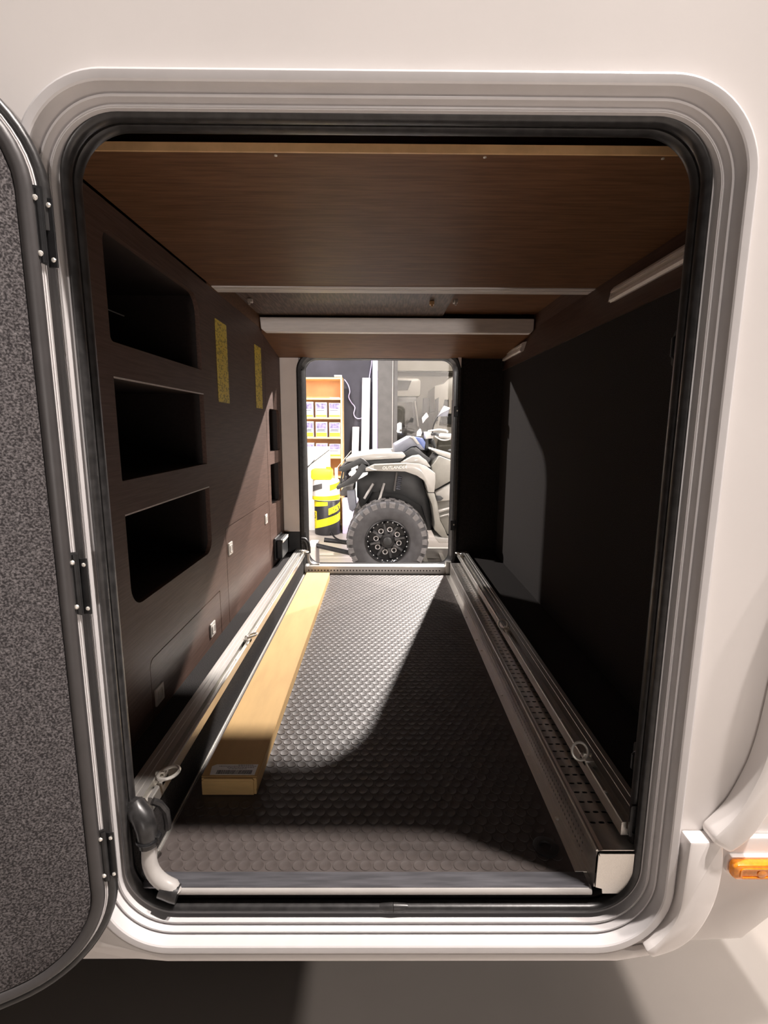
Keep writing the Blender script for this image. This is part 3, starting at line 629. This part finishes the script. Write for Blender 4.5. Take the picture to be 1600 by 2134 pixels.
for z, h, rl, m, ban in rows:
    for k, (x0, x1) in enumerate(((-.935, -.835), (-.808, -.668), (-.643, -.505))):
        t = empty('product_pack', ((x0+x1)/2, 5.48, z)); tag(t, f'white and yellow printed product pack, {names[k]} one in the {rl} of the bookshelf', 'pack', 'product packs on the bookshelf')
        part('carton', MB().box(x0, x1, SY0+.015, SY0+.12, z, z+h-.006*k, .003), 'pack', t)
        f = SY0+.0148; c1 = z+(.055 if ban else .028)
        part('colour_band', MB().box(x0+.004, x1-.004, f-.001, f+.001, z+.006, c1), 'yellow', t)
        part('picture', MB().box(x0+.010, x1-.010, f-.001, f+.001, z+h*.55, z+h*.90), 'print', t); part('print_line', MB().box(x0+.012, x1-.03, f-.001, f+.001, z+h*.42, z+h*.46), 'pod', t)
        if ban: [part('print_line', MB().box(x0+a_, x1-b_, f-.001, f+.001, c1+c_, c1+d_), 'pod', t) for a_, b_, c_, d_ in ((.01, .02, .012, .02), (.025, .01, .032, .038))]
tag(build('white_panel', MB().box(-.91, -.63, 5.390, 5.414, GZ, .63, .003), 'board'), 'plain white panel standing upright against the bookshelf', 'panel')
# leaning white boards
def lean(name, x0, x1, z1, y0, y1, th, label):
    mb = MB(); h = z1-GZ
    mb.add([(x0-.03, y0, GZ), (x1-.03, y0, GZ), (x1-.03, y0+th, GZ), (x0-.03, y0+th, GZ), (x0, y1, z1), (x1, y1, z1), (x1, y1+th, z1), (x0, y1+th, z1)], [(0, 1, 5, 4), (1, 2, 6, 5), (2, 3, 7, 6), (3, 0, 4, 7), (4, 5, 6, 7), (0, 3, 2, 1)])
    o = build(name, mb, 'board'); tag(o, label, 'board', 'white boards leaning on the navy wall'); return o
lean('leaning_board', -.245, -.145, 1.484, 5.52, 5.74, .05, 'tall white board leaning on the navy wall beside the pillar')
lean('leaning_board', -.372, -.288, .870, 5.45, 5.74, .05, 'short white board leaning on the navy wall next to the tall one')
# wall cable
cp = [(-.478, 5.80, 1.47), (-.43, 5.81, 1.40), (-.41, 5.81, 1.32), (-.425, 5.81, 1.25), (-.39, 5.81, 1.18), (-.345, 5.81, 1.12), (-.36, 5.81, 1.04), (-.33, 5.81, .985), (-.27, 5.81, .98), (-.235, 5.81, 1.02), (-.20, 5.82, 1.2), (-.165, 5.82, 1.45), (-.15, 5.82, 1.55), (-.13, 5.82, 1.68), (-.125, 5.82, 1.85)]
def smooth_path(P, n=5):
    P = [Vector(p) for p in P]; out = []
    for i in range(len(P)-1):
        p0, p1, p2, p3 = P[max(i-1, 0)], P[i], P[i+1], P[min(i+2, len(P)-1)]
        for k in range(n):
            t = k/n; out.append(.5*((2*p1)+(p2-p0)*t+(2*p0-5*p1+4*p2-p3)*t*t+(-p0+3*p1-3*p2+p3)*t**3))
    return out+[P[-1]]
tag(build('power_cable', MB().tube(smooth_path(cp), .0065, 8), 'lavender', smooth=True), 'wavy pale cable hanging on the navy wall from the bookshelf', 'cable')
# drums
def cyl_map(cx, cy, r, zc):
    def f(u, v, d=0): a = u/r; return (cx+(r+.001+d)*math.sin(a), cy-(r+.001+d)*math.cos(a), zc+v)
    return f
def band(mb, f, poly_fn, u0, u1, n=24):
    vs = []
    for i in range(n+1):
        u = u0+(u1-u0)*i/n; a, b = poly_fn(u); vs += [f(u, a), f(u, b)]
    mb.add(vs, [(2*i, 2*i+2, 2*i+3, 2*i+1) for i in range(n)])
DCX, DCY, DRr = -.655, 5.22, .155
dm = empty('oil_drum', (DCX, DCY, GZ)); tag(dm, 'black and yellow printed drum standing on the showroom floor', 'drum')
part('body', MB().lathe((DCX, DCY, GZ), (0, 0, 1), [(.148, 0), (.155, .008), (.155, .41), (.148, .42)], 40), 'drum', dm, True)
f = cyl_map(DCX, DCY, DRr, GZ); mb = MB()
band(mb, f, lambda u: (.055+.30*(u+.24)*.9, .15+.30*(u+.24)*.9), -.24, .24); part('yellow_band', mb, 'yellow', dm); mb = MB()
band(mb, f, lambda u: (.335+.12*(u+.24), .41), -.24, .02); part('yellow_band', mb, 'yellow', dm)
lg = MB(); band(lg, f, lambda u: (.21+.35*u+.03, .31+.35*u+.01), .03, .235); part('logo_patch', lg, 'yellow', dm); lg = MB(); band(lg, f, lambda u: (.17, .29), -.22, -.13, 10); part('logo_patch', lg, 'yellow', dm)
f2 = cyl_map(DCX, DCY, DRr+.001, GZ)
text_mesh('>X', .12, lambda u, v, d: f2(u+.135, v+.305+.3*u, d), 'ink', 'lettering', dm, shear=.3)
text_mesh('S', .11, lambda u, v, d: f2(u-.175, v+.23, d), 'ink', 'lettering', dm)
d2 = empty('plastic_tub', (DCX, DCY, 0)); tag(d2, 'white tub with yellow and grey print stacked on the black and yellow drum', 'tub')
part('body', MB().lathe((DCX-.01, DCY, .001), (0, 0, 1), [(.160, 0), (.166, .01), (.160, .235), (.15, .245)], 36), 'board', d2, True)
f = cyl_map(DCX-.01, DCY, .167, 0); mb = MB(); band(mb, f, lambda u: (.01, .05+.05*(u+.2)), -.24, .24); part('yellow_band', mb, 'yellow', d2); mb = MB(); band(mb, f, lambda u: (.12+.3*(u-.05), .19+.2*(u-.05)), .06, .24, 12); part('yellow_band', mb, 'yellow', d2)
mb = MB(); band(mb, f, lambda u: (.10+.3*(u+.2), .17+.25*(u+.2)), -.19, -.03, 12); part('picture', mb, 'pillar', d2)
d3 = empty('yellow_canister', (DCX-.05, DCY, .246)); tag(d3, 'bright yellow rounded canister on top of the white tub', 'canister')
part('body', MB().box(DCX-.18, DCX+.07, DCY-.12, DCY+.10, .2465, .375, .03), 'yellow', d3, True)
part('cap', MB().lathe((DCX+.02, DCY, .374), (0, 0, 1), [(.03, 0), (.03, .018), (.026, .022)], 16), 'yellow', d3, True)
tag(build('lavender_carton', MB().box(-.47, -.21, 5.2, 5.40, GZ, .0, .004), 'lavender'), 'pale lavender carton standing between the drum and the quad tyre', 'carton')
t = empty('display_stand', (-.555, 5.395, GZ)); tag(t, 'slim white display post with thin dark rods before the bookshelf', 'stand')
part('post', MB().box(-.575, -.538, 5.386, 5.404, GZ, .37, .003), 'board', t)
part('rod', MB().tube([(-.98, 5.384, .33), (-.64, 5.384, .59)], .004, 6), 'dark', t)
part('rod', MB().tube([(-.92, 5.384, .36), (-.82, 5.384, .47)], .004, 6), 'dark', t)
part('rod', MB().tube([(-.556, 5.384, .36), (-.37, 5.384, .58)], .004, 6), 'cream', t)

# ---------------------------------------------------------------- quad bike (front half in view)
at = empty('quad_bike', (.05, 3.8, GZ)); tag(at, 'silver and black quad bike parked outside the far opening', 'quad bike')
def A(px, py): return (.05+(px-806)*.00407, GZ+(1206-py)*.004165)
def AP(pts): return [A(*p) for p in pts]
def T(px, py, y): a = A(px, py); return (a[0], y, a[1])
def tyre(cx, cy, zc, s, parent):
    R_ = .346; wd = .125
    prof = [(.182, -.095), (.20, -.108), (.25, -.122), (.295, -.122), (.325, -.105), (.336, -.08), (.336, .08), (.325, .105), (.295, .122), (.25, .122), (.20, .108), (.182, .095)]
    t_ = part('tyre', MB().lathe((cx, cy, zc), (0, 1, 0), prof+[prof[0]], 48, False), 'tyre', parent, True)
    mb = MB()
    for k in range(26):
        for j, (d0, d1, off) in enumerate(((-.127, -.078, 0), (-.06, -.008, .5), (.008, .06, 0), (.078, .127, .5))):
            a0 = 2*PI*(k+off)/26; da = 2*PI/26*.31; vs = []
            for (r, dd) in ((.322 if j in (0, 3) else .334, 0), (R_-(.012 if j in (0, 3) else 0), .002)):
                for (a, d) in ((a0-da, d0), (a0+da, d0), (a0+da*1.1, d1), (a0-da*.9, d1)): vs.append((cx+r*math.cos(a), cy+d, zc+r*math.sin(a)))
            if j in (0, 3):
                q = 0 if j == 0 else 2
                for i in (q, q+1):
                    a = math.atan2(vs[4+i][2]-zc, vs[4+i][0]-cx); vs[4+i] = (cx+.328*math.cos(a), vs[4+i][1], zc+.328*math.sin(a)); vs[i] = (cx+.288*math.cos(a), cy+(d0 if j == 0 else d1)*.97, zc+.288*math.sin(a))
            mb.add(vs, [(0, 1, 2, 3), (4, 5, 6, 7), (0, 1, 5, 4), (1, 2, 6, 5), (2, 3, 7, 6), (3, 0, 4, 7)])
    part('tread', mb, 'lug', t_)
    rm = part('rim', MB().lathe((cx, cy, zc), (0, 1, 0), [(.184, -.098), (.186, -.104), (.178, -.108), (.168, -.098), (.155, -.06), (.07, -.05), (.06, -.075), (.001, -.08), (.001, .08), (.18, .09)], 40, False), 'rim', parent, True)
    for k in range(8):
        a = 2*PI*k/8+.2; c = (cx+.105*math.cos(a), cy-.062, zc+.105*math.sin(a)); c2 = (cx+.150*math.cos(a), cy-.078, zc+.150*math.sin(a))
        part('spoke', MB().tube([(cx+.06*math.cos(a), cy-.07, zc+.06*math.sin(a)), c, c2], [.020, .014, .012], 6), 'spoke', rm)
        part('spoke_cap', MB().torus((cx+.098*math.cos(a+.39), cy-.066, zc+.098*math.sin(a+.39)), (0, 1, 0), .020, .0055, 12, 5), 'rimlight', rm, True)
    mb = MB()
    for k in range(24):
        a = 2*PI*k/24; mb.lathe((cx+.165*math.cos(a), cy-.10, zc+.165*math.sin(a)), (0, -1, 0), [(.0055, 0), (.0055, .006), (.003, .008)], 6)
    part('bead_bolts', mb, 'rimlight', rm)
    part('hub_cap', MB().lathe((cx, cy-.074, zc), (0, -1, 0), [(.038, 0), (.036, .02), (.022, .028), (.0, .028)], 20), 'atvblack', rm, True)
WC = A(807, 1120.5)
tyre(WC[0], 3.37, GZ+.347, 1, at); tyre(WC[0], 4.32, GZ+.347, 1, at); tyre(WC[0]+1.38, 3.37, GZ+.347, 1, at)
YN = 3.28
def ap(name, pts, y0, y1, m, b=.008): return part(name, MB().prism(AP(pts), y0, y1, XZ, b=b), m, at, True)
ap('front_fender', [(762, 976), (780, 969), (843, 966), (870, 967), (885, 973), (902, 986), (903, 1000), (901, 1024), (888, 1024), (885, 1012), (880, 1001), (865, 991), (841, 983), (780, 982), (762, 983)], YN, 3.62, 'fender')
ap('fender_crown', [(832, 966), (841, 961), (857, 953), (870, 951), (884, 961), (894, 976), (885, 973), (868, 967)], YN+.03, 3.6, 'fender')
ap('fender_liner', [(757, 984), (841, 985), (865, 993), (880, 1003), (887, 1025), (897, 1055), (903, 1098), (896, 1108), (880, 1060), (840, 1035), (775, 1030), (757, 1060), (742, 1040), (742, 1000)], 3.50, 3.58, 'atvblack', .002)
ap('core', [(740, 985), (905, 985), (1010, 1000), (1010, 1115), (780, 1115), (745, 1060)], 3.58, 4.1, 'atvblack')
ap('front_rack', [(721, 959), (731, 956), (780, 948.5), (838, 946.5), (843, 953), (838, 958), (780, 961), (722, 966)], 3.34, 4.3, 'fender', .006)
ap('rack_base', [(724, 966), (780, 961), (838, 958), (832, 966), (780, 970), (760, 975), (740, 972)], 3.36, 4.28, 'atvblack', .004)
ap('bumper_upper', [(707, 982), (716, 974), (752, 957), (758, 959), (770, 969), (766, 975), (754, 968), (718, 985)], 3.30, 3.36, 'atvblack', .004)
ap('bumper_brace', [(770, 970), (767, 982), (741, 1006), (731, 1009), (705, 1020), (703, 1014), (719, 1005), (740, 989), (754, 967)], 3.30, 3.36, 'atvblack', .004)
for a_, b_, r_ in ((T(716, 981, 3.33), T(711, 1008, 3.33), .008), (T(721, 981, 3.33), T(718, 1000, 3.33), .008), (T(712, 978, 3.33), T(712, 978, 4.2), .016), (T(706, 1016, 3.33), T(706, 1016, 4.2), .016)): part('bumper_tube', MB().tube([a_, b_], r_, 8), 'atvblack', at, True)
ap('headlight', [(727, 988), (742, 980), (744, 984), (730, 993)], 3.31, 3.5, 'board', .003)
ap('side_reflector', [(747, 999), (757, 986), (767, 985), (766, 989), (756, 995)], 3.29, 3.32, 'board', .002)
ap('tow_plate', [(723, 1024), (739, 1023), (742, 1057), (735, 1067), (728, 1062), (724, 1040)], 3.36, 3.5, 'pod', .006)
ap('winch', [(707, 1030), (716, 1018), (736, 1014), (734, 1034), (712, 1036)], 3.4, 3.9, 'pillar', .006)
part('suspension_arm', MB().tube([T(777, 1011, 3.44), T(758, 1042, 3.44)], .011, 8), 'handle', at, True); part('suspension_arm', MB().tube([T(800, 1012, 3.5), T(790, 1045, 3.45)], .011, 8), 'handle', at, True)
part('shock_absorber', MB().tube([T(826, 988, 3.45), T(821, 1026, 3.45)], .009, 8), 'pillar', at, True)
mb = MB(); 
for k in range(7): mb.torus(T(832-.6*k, 998+4*k, 3.47), (.1, 0, 1), .022, .005, 12, 5)
part('spring', mb, 'pod', at, True)
ap('mudguard', [(887, 1025), (901, 1025), (907, 1044), (914, 1080), (924, 1098), (931, 1115), (919, 1115), (902, 1098), (903, 1086), (897, 1050)], 3.27, 3.56, 'olive', .006)
ap('footboard', [(903, 1113), (945, 1116), (1030, 1116), (1030, 1124), (912, 1124)], 3.25, 3.9, 'fender', .004)
ap('tank_cover', [(897, 942), (905, 941), (946, 952), (1020, 968), (1020, 985), (946, 964), (912, 952)], 3.44, 4.0, 'fender', .008)
ap('tank_side', [(896, 974), (912, 953), (946, 965), (1020, 985), (1020, 1000), (945, 998), (903, 1022)], 3.36, 3.95, 'olive', .008)
ap('side_panel', [(903, 1026), (945, 1003), (1020, 985), (1020, 1035), (945, 1039), (907, 1043)], 3.30, 3.9, 'fender', .010)
ap('footwell', [(908, 1044), (945, 1040), (1020, 1036), (1020, 1116), (932, 1112), (915, 1080)], 3.36, 3.9, 'olive', .006)
part('footwell_rib', MB().tube([T(912, 1064, 3.35), T(933, 1058, 3.35), T(945, 1070, 3.35), T(980, 1072, 3.35)], .016, 8), 'fender', at, True)
part('footwell_rib', MB().tube([T(915, 1075, 3.35), T(932, 1070, 3.35), T(944, 1085, 3.35), T(980, 1085, 3.35)], .010, 8), 'fender', at, True)
ap('vent', [(904, 1030), (914, 1031), (920, 1036), (914, 1041), (906, 1041)], 3.292, 3.31, 'atvblack', .002)
ap('steering_pod', [(821, 934), (853, 916.5), (861, 916), (870, 925), (885, 943), (876, 943), (866, 935), (855, 937), (841, 947), (820, 947)], 3.48, 4.1, 'pod', .008)
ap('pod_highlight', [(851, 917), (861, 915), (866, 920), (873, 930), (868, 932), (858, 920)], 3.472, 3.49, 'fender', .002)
ap('blue_panel', [(862, 917), (880, 919), (886, 928), (884, 942), (872, 928)], 3.50, 3.9, 'blue', .004)
ap('engine_cover', [(840, 948), (855, 938), (866, 937), (875, 944), (884, 952), (896, 960), (890, 972), (870, 951), (843, 960)], 3.42, 3.9, 'atvblack', .004)
ap('steering_clamp', [(884, 907), (901, 905), (902, 919), (886, 921)], 3.50, 3.62, 'handle', .006)
ap('key_switch', [(869, 906), (875, 900), (878, 908), (876, 915), (868, 915)], 3.50, 3.58, 'cream', .004)
part('handlebar', MB().tube(smooth_path([T(892, 912, 4.2), T(890, 908, 3.9), T(893, 912, 3.6), T(905, 910, 3.45), T(914, 913, 3.36)]), .013, 8), 'atvblack', at, True)
part('grip', MB().tube([T(913, 913, 3.37), T(932, 914, 3.28)], .020, 10), 'handle', at, True)
part('brake_lever', MB().tube(smooth_path([T(904, 915, 3.42), T(914, 921, 3.36), T(926, 921, 3.30), T(933, 916, 3.27)]), .006, 6).tube(smooth_path([T(890, 905, 3.45), T(908, 902, 3.40), T(922, 903, 3.33), T(925, 906, 3.30)]), .008, 6), 'handle', at, True)
part('steering_column', MB().tube([T(890, 920, 3.75), T(892, 945, 3.78)], .03, 8).tube([T(900, 922, 3.55), T(908, 938, 3.6)], .016, 8), 'atvblack', at, True)
ap('far_grip_guard', [(898, 864), (903, 873), (896, 880), (890, 888), (888, 876)], 4.0, 4.06, 'handle', .004)
mr = ap('mirror', [(919, 855), (931, 859), (927, 876), (907, 876)], 3.38, 3.43, 'pod', .006)
o = part('mirror_edge', MB().prism(AP([(919, 855), (931, 859), (930, 862), (913, 870), (908, 875)]), 3.374, 3.383, XZ), 'handle', mr)
part('mirror_stem', MB().tube(smooth_path([T(908, 876, 3.41), T(903, 886, 3.43), T(900, 897, 3.46), T(900, 908, 3.5)]), .006, 8), 'atvblack', at, True)
ap('seat', [(946, 948), (990, 935), (1120, 935), (1140, 950), (1120, 965), (1000, 966)], 3.6, 4.0, 'atvblack', .02)
ap('rear_body', [(1020, 966), (1200, 950), (1210, 990), (1180, 1040), (1090, 1020), (1020, 1036)], 3.34, 4.2, 'fender', .02)
ld = A(825, 974.5)
text_mesh('OUTLANDER', .062, lambda u, v, d: (ld[0]+u*.55-.02, YN-.0022-d*.5, ld[1]-.003+v*.55+u*.02), 'cream', 'lettering', at, shear=.2)
part('fender_stripe', MB().prism(AP([(779, 971), (843, 968), (843, 977), (779, 979)]), YN-.001, YN+.002, XZ), 'olive', at)
part('fender_stripe', MB().prism(AP([(766, 974), (785, 980), (779, 980), (773, 978)]), YN-.002, YN+.002, XZ), 'board', at)
# low trailer ramp and black arms in front of the quad bike
tr = empty('tow_arm', (-.45, 3.3, GZ)); tag(tr, 'black steel tow arms lying low in front of the quad tyre', 'tow arm')
part('arm', MB().box(-.02, .02, 0, 1, 0, 1) if False else MB().tube([T(664, 1146, 3.75), T(728, 1153, 3.75)], .022, 8), 'black_metal', tr)
part('arm', MB().tube([T(650, 1150, 3.6), T(735, 1169, 3.6)], .022, 8), 'black_metal', tr)
part('rod', MB().tube(smooth_path([T(678, 1133, 3.7), T(680, 1126, 3.7), T(690, 1138, 3.7), T(708, 1147, 3.7), T(728, 1152, 3.7)]), .008, 6), 'black_metal', tr, True)
part('bracket', MB().box(-.17, -.05, 3.55, 3.8, GZ, GZ+.16, .01), 'black_metal', tr)
part('wheel_stop', MB().box(-.66, -.58, 3.55, 3.8, GZ, GZ+.24, .01), 'greystrip', tr)
rm = empty('aluminium_ramp', (.7, 3.75, GZ)); tag(rm, 'low aluminium ramp frame on the showroom floor behind the quad tyre', 'ramp')
part('frame_rail', MB().box(.25, 1.3, 4.02, 4.10, GZ, GZ+.10, .006), 'alu', rm)
part('frame_rail', MB().box(.25, 1.3, 3.60, 3.66, GZ, GZ+.07, .006), 'black_metal', rm)
for k in range(5): part('rung', MB().box(.40+.17*k, .44+.17*k, 3.66, 4.02, GZ+.03, GZ+.06, .004), 'alu', rm)

# ---------------------------------------------------------------- solid motorhomes built behind the glass for those it reflects
m1 = empty('motorhome', (.6, 13.5, GZ)); tag(m1, 'white motorhome with dark skylight above its cab, built for a reflection in the glass', 'motorhome', 'motorhomes built for reflections in the glass')
part('overcab', MB().prism([(-.1, 1.70), (1.02, 1.70), (1.05, 1.76), (1.05, 2.10), (.98, 2.18), (-.1, 2.20)], 13, 15-.1, XZ, b=.03), 'motorhome', m1, True)
part('skylight', MB().prism([(-.1, 1.86), (.70, 1.86), (.80, 2.11), (-.1, 2.13)], 12.97, 13.02, XZ), 'motorglass', m1)
part('cab', MB().prism([(-.1, GZ+.25), (1.15, GZ+.25), (1.15, .75), (1.02, .9), (.95, 1.69), (-.1, 1.69)], 13.05, 14.8, XZ, b=.03), 'motordark', m1, True)
part('windscreen', MB().prism([(-.1, .95), (.88, .95), (.83, 1.55), (-.1, 1.55)], 13.02, 13.06, XZ), 'motorglass', m1)
part('screen_pillar', MB().tube([(.90, 13.0, 1.58), (1.0, 13.0, .9)], .022, 8), 'motorhome', m1)
part('bonnet', MB().prism([(-.1, .40), (1.05, .45), (1.05, .80), (.6, .88), (-.1, .88)], 12.6, 13.06, XZ, b=.05), 'pillar', m1, True)
part('wheel', MB().lathe((.9, 12.9, GZ+.33), (1, 0, 0), [(.2, -.1), (.33, -.09), (.33, .09), (.2, .1)], 24), 'tyre', m1, True)
part('side_mirror', MB().box(1.12, 1.30, 13.0, 13.1, 1.25, 1.66, .02), 'motordark', m1)
m2 = empty('motorhome', (2.1, 13.6, GZ)); tag(m2, 'white motorhome with rounded overcab at the right, built for a reflection in the glass', 'motorhome', 'motorhomes built for reflections in the glass')
part('overcab', MB().prism([(1.42, 1.30), (2.9, 1.30), (2.9, 2.3), (1.95, 2.24), (1.80, 2.18), (1.65, 2.04), (1.42, 1.98)], 13, 14.9, XZ, b=.03), 'motorhome', m2, True)
part('body', MB().prism([(1.38, GZ+.25), (2.9, GZ+.25), (2.9, 1.30), (1.42, 1.30)], 13.05, 14.9, XZ, b=.03), 'motorhome', m2, True)
part('windscreen', MB().prism([(1.58, 1.0), (2.8, .85), (2.8, 1.55), (1.70, 1.62)], 12.97, 13.02, XZ), 'motorglass', m2)
part('side_window', MB().prism([(1.44, 1.05), (1.54, 1.05), (1.54, 1.68), (1.44, 1.62)], 12.97, 13.02, XZ), 'motorglass', m2)
part('light_strip', MB().box(1.80, 1.88, 12.9, 12.95, 1.25, 1.66), 'cream', m2)
part('bumper', MB().prism([(1.5, .15), (2.9, -.05), (2.9, .35), (1.55, .62)], 12.8, 13.0, XZ, b=.03), 'olive', m2, True)
part('wheel', MB().lathe((2.1, 12.95, GZ+.33), (1, 0, 0), [(.2, -.1), (.33, -.09), (.33, .09), (.2, .1)], 24), 'tyre', m2, True)
